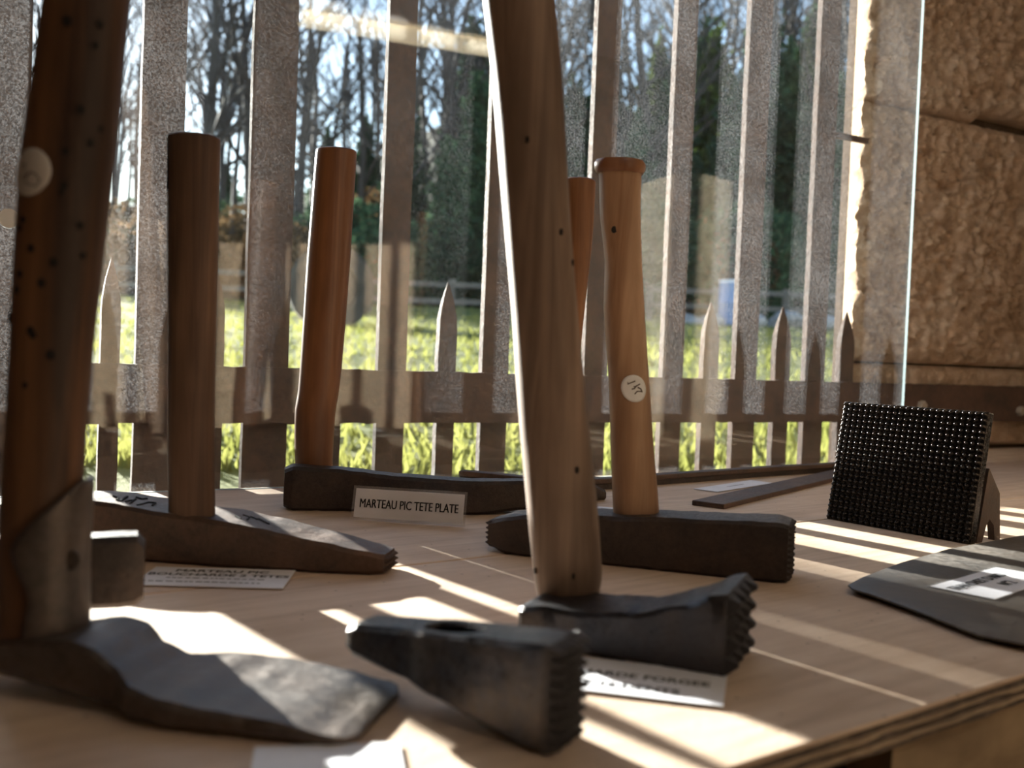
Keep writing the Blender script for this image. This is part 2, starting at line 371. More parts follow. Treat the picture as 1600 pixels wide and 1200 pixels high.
ztip = (grp(697, 438).z+grp(1112, 472).z+grp(1222, 479).z)/3; zsh = ztip-.082
for l, r in ((60, 95), (150, 184), (312, 346), (500, 531), (678, 708), (835, 864), (974, 1001), (1092, 1117), (1204, 1229), (1305, 1328)):
    vbar('picket', l, r, 690, .60, ztip, .014, .0125, zsh)
def hexbolt(px, py):
    p = grp(px, py); rr = .0125; ring = []
    for o_, k in ((.0, 1), (-.010, 1), (-.013, .8)):
        ring.append([p+N*o_+(G*math.cos(t)+ZZ*math.sin(t))*rr*k for t in [math.pi/3*i+.3 for i in range(6)]])
    v, f = loft(ring); mk('bolt', v, f, M['bolt'], grille)
hexbolt(1438, 634); hexbolt(1592, 642)
p = grp(1300, 213, .02); q = gpt(S_JAMB+.02, p.z, .02)
v, f = box(p, q-p, ZZ*.012, N*.012); mk('wall_bracket', v, f, M['grille'], grille)

# ------------------------------------------------------------------ table
TD = V((.80, .60, 0)); TN = V((-.60, .80, 0))
fr = tab(1420, 1111); sm = tab(945, 849); bk = gl0+N*.012
def tline(p, d, X):                            # point of line p+d*t at given x
    t = (X-p.x)/d.x; return V((X, p.y+d.y*t, TAB))
XL, XR = -1.15, 2.0
table = empty('display_table', V((.3, 1.3, 0)), 'pale plywood display table with worn layered front edge under the tools', 'table')
def board(name, quad, z0, z1, mt, bev=.002):
    v = [V((p.x, p.y, z0)) for p in quad]+[V((p.x, p.y, z1)) for p in quad]
    o = mk(name, v, [(3, 2, 1, 0), (4, 5, 6, 7), (0, 1, 5, 4), (1, 2, 6, 5), (2, 3, 7, 6), (3, 0, 4, 7)], mt, table)
    return bevel(o, bev) if bev else o
gapv = TN*.0016
XLb = XL
rear = [tline(sm+gapv, TD, XL), tline(sm+gapv, TD, XR), tline(bk, G, XR), tline(bk, G, XL)]
board('board', rear, TAB-.018, TAB, M['table'], .0012)
front = [tline(fr, TD, XL), tline(fr, TD, XR), tline(sm-gapv, TD, XR), tline(sm-gapv, TD, XL)]
board('board', front, TAB-.0033, TAB, M['table'], .0015)
# worn plies of the front board, each with a ragged front edge
def ply(dz0, dz1, inn, mt, seed):
    rings = []
    for k in range(181):
        p = tline(fr, TD, lerp(-.35, 1.2, k/180)); r_ = inn+.0022*fb((p.x*38, seed, 0), 1)+.0022*max(0, fb((p.x*11, seed+4, 0), 1)); b_ = p+TN*.06
        rings.append([V((p.x+TN.x*r_, p.y+TN.y*r_, TAB-dz1)), V((b_.x, b_.y, TAB-dz1)), V((b_.x, b_.y, TAB-dz0)), V((p.x+TN.x*r_, p.y+TN.y*r_, TAB-dz0))])
    v, f = loft(rings); mk('ply', v, f, M[mt], table)
for k, (dz0, dz1, inn, mt) in enumerate(((.0034, .0072, .0012, 'ply_edge'), (.0072, .0096, .0002, 'ply_pale'), (.0096, .0132, .0020, 'ply_edge'), (.0136, .0160, -.0006, 'ply_pale'), (.0160, .0196, .0010, 'ply_edge'))): ply(dz0, dz1, inn, mt, k*7.3)
board('seam_strip', [tline(sm-gapv, TD, XL), tline(sm-gapv, TD, XR), tline(sm+gapv, TD, XR), tline(sm+gapv, TD, XL)], TAB-.01, TAB-.0012, M['seam'], 0)
e0 = tab(1452, 1130); t0 = (e0-fr).dot(TD)
for (a, b_, inset, z0) in ((t0, t0+.8, .004, TAB-.30),):
    p = fr+TD*a+TN*inset; v, f = box(V((p.x, p.y, z0)), TD*(b_-a), TN*.03, ZZ*(TAB-.0197-z0)); mk('apron_board', v, f, M['batten'], table)
p = fr+TD*(-1.5)+TN*.05; v, f = box(V((p.x, p.y, TAB-.12)), TD*2.9, TN*.03, ZZ*(.10)); mk('cross_rail', v, f, M['w_dark'], table)
for t_, n_ in ((-1.0, .1), (1.0, .1), (-.8, .62), (1.1, .9)):
    p = fr+TD*t_+TN*n_; v, f = box(V((p.x, p.y, 0)), TD*.07, TN*.07, ZZ*(TAB-.02)); mk('leg', v, f, M['batten'], table)
# ledge joining table and stone wall on the right
sL = gs(grp(1440, 690)); p = V((ctr.x, ctr.y, 0))+G*(sL-.03)-N*(GAP-.014)
v, f = box(V((p.x, p.y, TAB-.02)), G*1.2, N*(GAP+.03), ZZ*.019); tag(mk('trim_ledge', v, f, M['table']), kind='structure')

# ------------------------------------------------------------------ glass
gls0 = gl0-G*.75; ed = onplane(1410, 640, gl0, N); gw = (ed-gls0).dot(G)
v, f = box(V((gls0.x, gls0.y, TAB+.0005))-N*.003, G*gw, N*.006, ZZ*1.35)
glass = mk('glass_pane', v, f, M['glass']); glass.data.materials.append(M['glass_edge'])
for pl in glass.data.polygons:
    if abs(pl.normal.dot(N)) < .5: pl.material_index = 1
tag(glass, 'large dusty clear glass pane standing on the table before the grille', 'glass pane')

# ================================================================== TOOLS
def prof(secs, t):
    for a, b_ in zip(secs, secs[1:]):
        if t <= b_[0]:
            k = (t-a[0])/max(1e-9, b_[0]-a[0]); k = k*k*(3-2*k)*.5+k*.5
            return [lerp(x, y, k) for x, y in zip(a[1:], b_[1:])]
    return list(secs[-1][1:])
def head(A, B, secs, mt, parent, name='head', n=36, bev=.0035, wobble=.0009, seed=0, back=None):
    """forged bar on the table: A..B front bottom edge; secs = (t, front, back, zbottom, ztop)"""
    A, B = V((A.x, A.y, TAB)), V((B.x, B.y, TAB)); ax = (B-A); L = ax.length; ax.normalize()
    pr = V((-ax.y, ax.x, 0));  pr = pr if pr.y > 0 else -pr
    ts = sorted(set([i/n for i in range(n+1)]+[s[0] for s in secs])); rings = []
    for t in ts:
        fr_, bk_, z0, z1 = prof(secs, t); c = A+ax*(t*L); e = min(bev, (bk_-fr_)*.3, (z1-z0)*.3)
        q = [(fr_+e, z0), (lerp(fr_, bk_, .5), z0), (bk_-e, z0), (bk_, z0+e), (bk_, lerp(z0, z1, .5)), (bk_, z1-e), (bk_-e, z1), (lerp(fr_, bk_, .5), z1), (fr_+e, z1), (fr_, z1-e), (fr_, lerp(z0, z1, .5)), (fr_, z0+e)]
        ring = []
        for (d, z) in q:
            p = c+pr*d+ZZ*z; w_ = V((fb(p*60+V((seed, 0, 0)), 1), fb(p*60+V((0, seed+5, 0)), 1), fb(p*60+V((0, 9, seed)), 1)))*wobble
            if z <= .0005: w_.z = abs(w_.z)
            ring.append(p+w_)
        rings.append(ring)
    # slightly domed ends
    v, f = loft(rings); o = mk(name, v, f, mt, parent, smooth=38)
    return o, A, ax, pr, L
def pyr(name, mt, top=.12):                    # unit tooth: base 1x1 in xy, height 1
    t = top/2
    v = [(-.5, -.5, -.35), (.5, -.5, -.35), (.5, .5, -.35), (-.5, .5, -.35), (-.5, -.5, 0), (.5, -.5, 0), (.5, .5, 0), (-.5, .5, 0), (-t, -t, 1), (t, -t, 1), (t, t, 1), (-t, t, 1)]
    f = [(3, 2, 1, 0), (0, 1, 5, 4), (1, 2, 6, 5), (2, 3, 7, 6), (3, 0, 4, 7), (4, 5, 9, 8), (5, 6, 10, 9), (6, 7, 11, 10), (7, 4, 8, 11), (8, 9, 10, 11)]
    me = bpy.data.meshes.new(name); me.from_pydata(v, [], f); me.materials.append(mt); me.update(); return me
def teeth(parent, me, o, e1, e2, nrm, w_, h_, n1, n2, hgt):
    """n1 x n2 teeth on an end face: o = lower corner, e1 e2 unit axes"""
    a, b_ = w_/n1, h_/n2
    for i in range(n1):
        for j in range(n2):
            c = o+e1*(a*(i+.5))+e2*(b_*(j+.5))
            place('tooth', me, frame(c, e1*a*.98, e2*b_*.98, nrm*hgt*random.uniform(.85, 1.05)), parent)
TOOTH = {k: pyr('tooth', M[k], .2) for k in ('iron_rusty', 'iron_dark', 'iron_black', 'iron_blue')}
def handle(pts, Y, mt, parent, name='handle', lean=0.0, squash=1.0, extend=0, dome=.35, wob_=.010, flat=None, n=20, bottom=.012):
    """pts = (left px, right px, y px) from top to bottom; stands in the plane y = Y (leaning back by lean per metre up)"""
    rows = []
    zb_ = aty((pts[-1][0]+pts[-1][1])/2, pts[-1][2], Y).z
    for l, r, y in pts:
        Yk = Y
        for _ in range(3):
            c = aty((l+r)/2, y, Yk); Yk = Y+lean*(c.z-zb_)
        c = aty((l+r)/2, y, Yk); rows.append((c, (r-l)/2/FPX*depth(c)))
    rows = rows[::-1]                          # bottom to top
    if extend: 
        d = (rows[-1][0]-rows[-2][0]).normalized(); rows.append((rows[-1][0]+d*extend, rows[-1][1]*1.0))
    d0 = (rows[1][0]-rows[0][0]).normalized(); rows.insert(0, (rows[0][0]-d0*bottom, rows[0][1]*.97))
    P = [r[0] for r in rows]; Q = [r[1] for r in rows]; cs, rs = [], []
    for i in range(len(P)-1):
        p0, p1, p2, p3 = P[max(i-1, 0)], P[i], P[i+1], P[min(i+2, len(P)-1)]
        k_ = max(3, int((p2-p1).length/.018))
        for j in range(k_):
            t = j/k_
            cs.append(.5*((2*p1)+(p2-p0)*t+(2*p0-5*p1+4*p2-p3)*t*t+(3*p1-p0-3*p2+p3)*t**3)); rs.append(lerp(Q[i], Q[i+1], t))
    cs.append(P[-1]); rs.append(Q[-1])
    up = (cs[-1]-cs[-2]).normalized(); rt = rs[-1]
    for k, q in ((.10, .97), (.2, .9), (.28, .78), (.33, .5)): cs.append(P[-1]+up*rt*k*dome*2); rs.append(rt*q)
    rings = []
    for i, (c, r) in enumerate(zip(cs, rs)):
        ring = []
        for j in range(n):
            a = 2*math.pi*j/n; ww = 1+wob_*3*fb((math.cos(a)*1.2, math.sin(a)*1.2, c.z*7+P[0].x*9), 1.2)
            ring.append(c+V((math.cos(a)*r*ww, math.sin(a)*r*squash*ww, 0)))
        rings.append(ring)
    v, f = loft(rings); o = mk(name, v, f, mt, parent, smooth=50)
    return o, cs, rs
def strokes(name, lines, fn, rad, mt, parent):
    parts = []
    for ln in lines:
        parts.append(tube([fn(x, y) for x, y in ln], rad, 5))
    v, f = join(parts); return mk(name, v, f, mt, parent)
def sticker(handle_rows, px, py, rpx, Y, mt, parent, marks, squash=1.0):
    """round paper sticker wrapped on the handle's front"""
    o, cs, rs = handle_rows; c0 = aty(px, py, Y)
    k = min(range(len(cs)), key=lambda i: abs(cs[i].z-c0.z)); 
    def surf(dx, dz, lift):                    # dx, dz in metres from the sticker centre
        z = c0.z+dz; i = min(range(len(cs)-1), key=lambda q: abs((cs[q].z+cs[q+1].z)/2-z)); t = (z-cs[i].z)/(cs[i+1].z-cs[i].z)
        c = cs[i].lerp(cs[i+1], t); r = lerp(rs[i], rs[i+1], t)*1.012+lift
        ax_ = (c0.x-cs[k].x)/rs[k]; th = math.asin(max(-.95, min(.95, ax_)))+dx/r
        return V((c.x+math.sin(th)*r, c.y-math.cos(th)*r*squash, z))
    R_ = rpx/FPX*depth(c0); v = [surf(0, 0, .0006)]; f = []; n = 28; nr = 5
    for a in range(1, nr+1):
        for j in range(n):
            q = 2*math.pi*j/n; v.append(surf(math.cos(q)*R_*a/nr, math.sin(q)*R_*a/nr, .0006))
    for j in range(n): f.append((0, 1+j, 1+(j+1) % n))
    for a in range(nr-1):
        for j in range(n): f.append((1+a*n+j, 1+(a+1)*n+j, 1+(a+1)*n+(j+1) % n, 1+a*n+(j+1) % n))
    s = mk('sticker', v, f, mt, parent, smooth=60); s['label'] = 'round paper sticker with a handwritten number'
    sol = s.modifiers.new('thick', 'SOLIDIFY'); sol.thickness = .0004; sol.offset = 1
    strokes('handwriting', marks, lambda x, y: surf(x*R_, y*R_, .0008), R_*.05, M['pencil'], s)
    return s

# --- 1 adze in the left foreground
A = tab(-40, 1102); B = tab(548, 1172)
adze = empty('adze', (A+B)/2, 'large adze with worm-eaten handle and broad flat blade in the left foreground', 'adze')
c_l = .012
secs = [(0, .016, .052, .012, .030), (.12, .012, .060, .010, .034), (.22, .009, .068, .008, .036), (.29, .008, .070, .006, .034), (.36, .006, .062, .005, .026), (.43, -.003, .066, .003, .019), (.52, -.006, .086, .002, .0155), (.63, -.005, .094, .0015, .013), (.80, -.004, .094, .001, .010), (.955, -.002, .091, .0006, .0062), (.985, .002, .087, .0005, .005), (1, .010, .078, .0005, .004)]
hd, A_, ax, pr, L = head(A, B, secs, M['adze'], adze, 'blade', 48, .003, .0008, 2)
Ya = tab(60, 1006, .03).y+.022
H1 = handle([(69, 202, 0), (48, 187, 160), (36, 176, 256), (24, 156, 427), (13, 136, 640), (5, 128, 760), (0, 124, 900), (-2, 120, 1010)], Ya, M['w_left'], adze, extend=.20, squash=.9, wob_=.012)
_, cs, rs = H1
def hsurf(z, th, lift=0.0):
    i = min(range(len(cs)-1), key=lambda q: abs((cs[q].z+cs[q+1].z)/2-z)); t = (z-cs[i].z)/(cs[i+1].z-cs[i].z)
    c = cs[i].lerp(cs[i+1], t); r = lerp(rs[i], rs[i+1], t)+lift
    return V((c.x+math.sin(th)*r, c.y-math.cos(th)*r*.9, z))
# iron tongue up the right side of the handle
zlo = aty(80, 1010, Ya).z; zhi = aty(120, 748, Ya).z; rows = []
for i in range(19):
    q = i/18; z = lerp(zlo, zhi, q)
    a0 = lerp(.15, -.25, min(1, q/.6)) if q < .6 else lerp(-.25, 1.25, ((q-.6)/.4)**1.5)
    a0 += .25*math.exp(-((q-.35)/.15)**2); a1 = 2.3
    rows.append([hsurf(z, lerp(a0, a1, k/12), .0035+.0015*math.sin(q*9)*.3) for k in range(13)])
v = [p for r in rows for p in r]; f = [(i*13+k, i*13+k+1, (i+1)*13+k+1, (i+1)*13+k) for i in range(18) for k in range(12)]
st = mk('tongue', v, f, M['adze'], adze, smooth=50); so = st.modifiers.new('thick', 'SOLIDIFY'); so.thickness = .003; so.offset = 0
p = hsurf(lerp(zlo, zhi, .55), 1.0, .0045); rv = [[p+V((math.cos(a)*.006*k, -h*.7, math.sin(a)*.006*k))+V((h*.6, 0, 0)) for a in [2*math.pi*j/10 for j in range(10)]] for h, k in ((0, 1), (.0015, .9), (.0025, .5))]
v, f = loft(rv); mk('rivet', v, f, M['adze'], adze, smooth=40)
# square poll standing out to the right behind the handle
h_ = .021; a1 = tab(224, 950, h_); a0 = a1-V((.94, .34, 0)).normalized()*.10
hp, *_r = head(V((a0.x, a0.y, 0)), V((a1.x, a1.y, 0)), [(0, 0, .026, h_, h_+.043), (.85, 0, .026, h_, h_+.0475), (.95, .001, .025, h_+.001, h_+.0475), (1, .003, .022, h_+.004, h_+.042)], M['iron_dark'], adze, 'poll', 20, .004, .0005, 6)
for (px, py) in ((172, 52), (168, 85), (148, 184), (172, 209), (160, 232), (128, 248), (70, 120), (125, 300), (122, 310), (143, 357), (60, 350), (54, 362), (78, 394), (109, 415), (143, 402), (56, 432), (93, 446), (32, 498), (74, 518), (78, 524), (104, 554), (66, 600), (128, 52), (49, 456)):
    c = aty(px, py, Ya); i = min(range(len(cs)), key=lambda q: abs(cs[q].z-c.z)); th = math.asin(max(-.97, min(.97, (c.x-cs[i].x)/rs[i])))
    o_ = hsurf(c.z, th, .0004); nn = V((math.sin(th), -math.cos(th), 0)); tx = V((math.cos(th), math.sin(th), 0)); r_ = random.uniform(.0016, .0026)
    rg = [[o_+nn*d+(tx*math.cos(a)+ZZ*math.sin(a)*1.2)*r_ for a in [2*math.pi*j/8 for j in range(8)]] for d in (-.002, .0003)]
    v, f = loft(rg); mk('worm_hole', v, f, M['hole'], adze)
sticker(H1, 77, 279, 36, Ya, M['sticker'], adze, [[(-.55, .3), (-.2, .35), (-.35, .1), (-.1, -.1), (-.45, -.2)], [(.05, .0), (.35, -.1), (.55, -.35), (.4, -.6), (-.1, -.5), (-.2, -.3), (.05, -.0)]], .9)

# --- 2 pointed hammer with toothed ends
A = tab(60, 866); B = tab(590, 906)
h2 = empty('pick_hammer', (A+B)/2, 'rust-brown tapered hammer head with engraved top and dark upright handle', 'hammer')
secs = [(0, .002, .066, 0, .050), (.14, .001, .068, 0, .0515), (.385, 0, .068, 0, .0445), (.52, 0, .068, 0, .0415), (.64, .002, .067, 0, .0365), (.80, .005, .063, 0, .0285), (.96, .011, .058, 0, .0205), (1, .015, .054, .002, .018)]
hd2, A_, ax, pr, L = head(A, B, secs, M['iron_rusty'], h2, n=44, seed=11)
teeth(hd2, TOOTH['iron_rusty'], A_+ax*(L-.001)+pr*.017+ZZ*.0025, pr, ZZ, ax, .036, .0135, 7, 3, .005)
Y2 = tab(299, 805, .0445).y+.018
H2 = handle([(260, 345, 217), (262, 344, 240), (262, 341, 350), (262, 338, 500), (262, 335, 640), (263, 335, 740), (264, 336, 803)], Y2, M['w_dark'], h2, squash=.75, dome=.25, wob_=.012)
c = H2[1][-5]; r = H2[2][-5]; q = c+V((-math.sin(1.05)*r, -math.cos(1.05)*r*.75, -.046))
v, f = box(q+V((.0012, .0004, 0)), V((.0022, -.0014, 0)), V((.001, .002, 0)), V((-.0005, 0, .044))); mk('split', v, f, M['hole'], h2)
def topmark(px, py, h): return tab(px, py, h)
mk2 = [[(177, 775), (185, 778), (182, 781), (188, 783), (199, 776)], [(196, 784), (204, 782), (212, 780), (203, 787)], [(213, 777), (222, 780), (230, 779)], [(214, 790), (222, 788), (232, 785), (243, 786), (238, 790)]]
def hat2(px, py):
    z = .03
    for _ in range(4):
        p_ = tab(px, py, z); z = prof(secs, max(0, min(1, (p_-A_).dot(ax)/L)))[3]
    return tab(px, py, z+.0004)
for ln in mk2: strokes('engraved_mark', [ln], hat2, .0011, M['hole'], hd2)
for ln in [[(368, 806), (376, 811)], [(380, 805), (390, 809), (386, 813)], [(392, 808), (402, 812)], [(404, 811), (414, 816)], [(412, 815), (420, 819)]]: strokes('engraved_mark', [ln], hat2, .0011, M['hole'], hd2)

# --- 3 flat-headed pick hammer at the back
A = tab(443, 799); B = tab(880, 800)
h3 = empty('pick_hammer', (A+B)/2, 'long curved dark pick hammer head with reddish handle behind the upright name card', 'hammer')
def px_h(px, pyb, pyt):                        # height of a vertical edge seen between two pixel rows
    b_ = tab(px, pyb); return (pyb-pyt)/FPX*depth(b_)*1.0
secs = [(0, .008, .036, .004, .048), (.03, .002, .042, 0, .0525), (.18, 0, .044, 0, .050), (.42, -.018, .026, 0, .044), (.66, -.028, .014, .0, .0405), (.84, -.022, .014, .006, .041), (1, -.006, .016, .016, .040)]
hd3, A_, ax, pr, L = head(A, B, secs, M['iron_dark'], h3, n=44, seed=21, bev=.004)
Y3 = tab(490, 727, .051).y+.020
H3 = handle([(494, 557, 236), (491, 556, 262), (480, 548, 400), (471, 537, 540), (466, 530, 610), (461, 525, 640), (460, 522, 680), (461, 520, 722)], Y3, M['w_red'], h3, squash=.85, dome=.18, wob_=.006)

# --- 4 forged bush hammer, centre
A = tab(806, 1008); B = tab(1130, 1060)
h4 = empty('bush_hammer', (A+B)/2, 'black forged bush hammer with four rows of coarse teeth and tall grey-brown handle', 'hammer')
secs = [(0, .002, .062, 0, .026), (.03, 0, .064, 0, .0275), (.35, 0, .062, 0, .029), (.6, 0, .061, 0, .033), (.8, -.001, .066, 0, .042), (.95, -.003, .075, 0, .0515), (1, -.003, .076, 0, .053)]
hd4, A_, ax, pr, L = head(A, B, secs, M['iron_black'], h4, n=40, seed=31, bev=.003, wobble=.0016)
teeth(hd4, TOOTH['iron_black'], A_+ax*L+pr*(-.002)+ZZ*.001, pr, ZZ, ax, .076, .051, 4, 4, .008)
Y4 = tab(885, 932, .028).y+.024
H4 = handle([(754, 868, 0), (770, 880, 140), (785, 890, 320), (800, 905, 500), (813, 921, 680), (824, 934, 810), (832, 940, 890), (838, 936, 930)], Y4, M['w_grey'], h4, extend=.22, squash=.85, wob_=.012)
for (px, py) in ((824, 218), (875, 378), (893, 432), (899, 740), (893, 896), (836, 890)):
    c = aty(px, py, Y4); cs4, rs4 = H4[1], H4[2]; i = min(range(len(cs4)), key=lambda q: abs(cs4[q].z-c.z)); th = math.asin(max(-.95, min(.95, (c.x-cs4[i].x)/rs4[i])))
    o_ = cs4[i]+V((math.sin(th)*rs4[i]*1.004, -math.cos(th)*rs4[i]*.855, 0)); nn = V((math.sin(th), -math.cos(th), 0)); tx = V((math.cos(th), math.sin(th), 0))
    rg = [[o_+nn*d+(tx*math.cos(a)*.0012+ZZ*math.sin(a)*.0024) for a in [2*math.pi*j/8 for j in range(8)]] for d in (-.002, .0006)]
    v, f = loft(rg); mk('nick', v, f, M['hole'], h4)

# --- 5 loose toothed head without a handle
A = tab(537, 974, .041); A.z = TAB; ax = V((.891, -.454, 0)).normalized(); pr = V((-ax.y, ax.x, 0))
B = tab(858, 1011, .055); L = (B-A).dot(ax); fo = (B-A).dot(pr)
h5 = empty('hammer_head', A+ax*L*.5, 'loose blued steel hammer head with empty eye and toothed flared end', 'hammer head')
secs5 = [(0, .003, .028, .0245, .0385), (.03, .001, .030, .0225, .041), (.30, fo*.10, .031, .0170, .044), (.45, fo*.35, .030, .0125, .0465), (.75, fo*.72, fo*.5+.032, .0045, .0515), (.93, fo*.97, fo+.037, .0004, .0545), (1, fo, fo+.037, .0002, .055)]
# built with a through eye: two cheeks around an oval hole
t0e, t1e = .34, .64; ne = 14
def sec_pts(t, f_, b_, z0, z1, e=.003):
    c = V((A.x, A.y, TAB))+ax*(t*L); e = min(e, (b_-f_)*.25)
    return [c+pr*d+ZZ*z for d, z in ((f_+e, z0), (b_-e, z0), (b_, z0+e), (b_, z1-e), (b_-e, z1), (f_+e, z1), (f_, z1-e), (f_, z0+e))]
parts = []
r1 = [sec_pts(t, *prof(secs5, t)) for t in [i*t0e/10 for i in range(11)]]; parts.append(loft(r1))
r2 = [sec_pts(t, *prof(secs5, t)) for t in [lerp(t1e, 1, i/12) for i in range(13)]]; parts.append(loft(r2))
for side in (0, 1):
    rr = []
    for i in range(ne+1):
        k = i/ne; t = lerp(t0e, t1e, k); f_, b_, z0, z1 = prof(secs5, t); mid = (f_+b_)/2; hw = .0095*math.sqrt(max(0, 1-(2*k-1)**2))+.0002
        rr.append(sec_pts(t, f_, mid-hw, z0, z1, .002) if side == 0 else sec_pts(t, mid+hw, b_, z0, z1, .002))
    parts.append(loft(rr))
v, f = join(parts); hd5 = mk('head', v, f, M['iron_blue'], h5, smooth=35)
A5 = V((A.x, A.y, TAB))
teeth(hd5, TOOTH['iron_blue'], A5+ax*L+pr*fo+ZZ*.001, pr, ZZ, ax, .037, .0535, 6, 9, .0075)

# --- 6 double toothed hammer on the right
A = tab(757, 864); B = tab(1228, 914)
h6 = empty('bush_hammer', (A+B)/2, 'dark square bush hammer toothed at both ends with pale knotted handle', 'hammer')
secs = [(0, .008, .046, .006, .031), (.07, .002, .052, 0, .037), (.16, 0, .054, 0, .041), (.4, 0, .056, 0, .0465), (.7, 0, .058, 0, .0515), (.96, 0, .058, 0, .0545), (1, .002, .056, .001, .053)]
hd6, A_, ax, pr, L = head(A, B, secs, M['iron_dark'], h6, n=44, seed=41)
teeth(hd6, TOOTH['iron_dark'], A_+ax*(L-.001)+pr*.003+ZZ*.0015, pr, ZZ, ax, .052, .051, 9, 10, .005)
teeth(hd6, TOOTH['iron_dark'], A_+ax*.001+pr*.009+ZZ*.0065, pr, ZZ, -ax, .036, .024, 6, 5, .005)
Y6 = tab(994, 806, .047).y+.020
H6 = handle([(934, 1002, 262), (936, 1002, 285), (937, 1001, 340), (945, 1003, 410), (943, 1007, 480), (947, 1011, 545), (951, 1015, 600), (954, 1022, 700), (957, 1028, 770), (958, 1030, 805)], Y6, M['w_pale'], h6, squash=.9, dome=.05, wob_=.010)
c = H6[1][-5]; rr = []
for dz, k in ((-.006, 1.06), (-.002, 1.17), (.003, 1.18), (.0065, 1.08), (.0075, .8), (.007, .3)):
    rr.append([c+V((0, 0, dz))+V((math.cos(a), math.sin(a)*.9, 0))*H6[2][-5]*k*(1+.05*fb((math.cos(a)*2, math.sin(a)*2, 3), 1.5)) for a in [2*math.pi*j/28 for j in range(28)]])
v, f = loft(rr); o = mk('mushroomed_end', v, f, M['w_red'], h6, smooth=50)
kn = aty(957, 365, Y6); i = min(range(len(H6[1])), key=lambda q: abs(H6[1][q].z-kn.z)); th = math.asin(max(-.9, min(.9, (kn.x-H6[1][i].x)/H6[2][i])))
o_ = H6[1][i]+V((math.sin(th), -math.cos(th)*.9, 0))*H6[2][i]; rg = [[o_+V((math.cos(a)*.0028, d, math.sin(a)*.0034)) for a in [2*math.pi*j/9 for j in range(9)]] for d in (.002, -.0008)]
v, f = loft(rg); mk('knot', v, f, M['hole'], h6)
sticker(H6, 987, 606, 21, Y6, M['stickerw'], h6, [[(-.45, .45), (-.5, .3), (.1, .55)], [(-.05, .15), (.15, .15), (.0, .0), (-.2, -.05)], [(.0, .1), (.45, .35)], [(.25, .1), (.5, .0), (.6, -.25)], [(.6, -.2), (.2, -.2), (0, -.4)]], .9)

# --- 7 hammer hidden behind the centre handle
p7 = tab(880, 790)
h7 = empty('small_hammer', p7, 'orange-brown handled hammer half hidden behind the tall centre handle', 'hammer')
A = tab(836, 789); B = tab(952, 783)
hd7, *_ = head(A, B, [(0, 0, .03, 0, .028), (.5, 0, .03, 0, .028), (.8, .003, .027, 0, .024), (1, .008, .022, 0, .014)], M['iron_dark'], h7, n=16, seed=55)
Y7 = tab(868, 765, .02).y+.016
H7 = handle([(878, 931, 284), (876, 926, 370), (871, 915, 470), (868, 908, 540), (862, 900, 650), (858, 893, 765)], Y7, M['w_orange'], h7, squash=.9, dome=.3, wob_=.008)

# --- curved iron strip along the foot of the glass
pts = [(717, 752), (770, 757), (835, 764), (900, 766), (960, 764), (1040, 757), (1120, 751), (1210, 744), (1290, 739), (1340, 736)]
P = [tab(x, y) for x, y in pts]
strip = empty('curved_iron_bar', P[4], 'long bowed dark iron bar with a grooved side lying at the foot of the glass', 'iron bar')
def sweep(path, f0, f1, z0, z1):
    rings = []
    for i, p in enumerate(path):
        d = (path[min(i+1, len(path)-1)]-path[max(i-1, 0)]).normalized(); pr_ = V((-d.y, d.x, 0))
        rings.append([p+pr_*f0+ZZ*z0, p+pr_*f1+ZZ*z0, p+pr_*f1+ZZ*z1, p+pr_*f0+ZZ*z1])
    return loft(rings)
PP = []
for i in range(len(P)-1):
    for k in range(5):
        t = k/5; p0, p1, p2, p3 = P[max(i-1, 0)], P[i], P[i+1], P[min(i+2, len(P)-1)]
        PP.append(.5*((2*p1)+(p2-p0)*t+(2*p0-5*p1+4*p2-p3)*t*t+(3*p1-p0-3*p2+p3)*t**3))
PP.append(P[-1])
v, f = sweep(PP, 0, .016, 0.0, .0085); bevel(mk('lower_strip', v, f, M['iron_dark'], strip), .001)
v, f = sweep(PP, -.003, .017, .0085, .0165); bevel(mk('upper_strip', v, f, M['iron_rusty'], strip), .0015)

# --- flat bar
a0, a1 = tab(1131, 796), tab(1098, 787); d = (tab(1340, 744)-tab(1131, 796)).normalized()
pr_ = V((-d.y, d.x, 0)); wv = pr_*((a1-a0).dot(pr_)+.004)
v, f = box(a0, d*.62, wv, ZZ*.007); o = mk('flat_iron_bar', v, f, M['iron_rusty']); bevel(o, .0012)
tag(o, 'straight flat grey iron bar lying on the table behind the studded plate', 'iron bar')

# --- studded plate leaning back on its feet
BL, BR = tab(1291, 810), tab(1515, 851); e1 = (BR-BL); W = e1.length; e1.normalize(); nf = V((e1.y, -e1.x, 0)); nf = nf if nf.y < 0 else -nf
lean = math.radians(10); e2 = (ZZ*math.cos(lean)-nf*math.sin(lean)); nn = e1.cross(e2); nn = nn if nn.dot(nf) > 0 else -nn
top = onplane(1317, 627, BL, nn); Hh = (top-BL).dot(e2)
plate = empty('studded_plate', (BL+BR)/2, 'black iron plate covered in rows of small shiny studs, propped upright', 'plate')
BT = .012
v, f = box(BL-nn*BT, e1*W, e2*Hh, nn*BT); bevel(mk('plate', v, f, M['stud'], plate), .0012)
_rg = [[(math.cos(t)*k, math.sin(t)*k, z) for t in [math.pi/4*j+math.pi/8 for j in range(8)]] for z, k in ((-.3, .52), (0, .50), (.45, .36), (.82, .22), (1.0, .08))]
_v, _f = loft(_rg); stm = bpy.data.meshes.new('stud'); stm.from_pydata(_v, [], _f); stm.materials.append(M['stud']); stm.update(); stm.shade_smooth(); NC, NR = 24, 22; a, b_ = W/NC, Hh/NR; rest = []
order = sorted([(i, j) for i in range(NC) for j in range(NR)], key=lambda q: (-q[1], q[0])); 
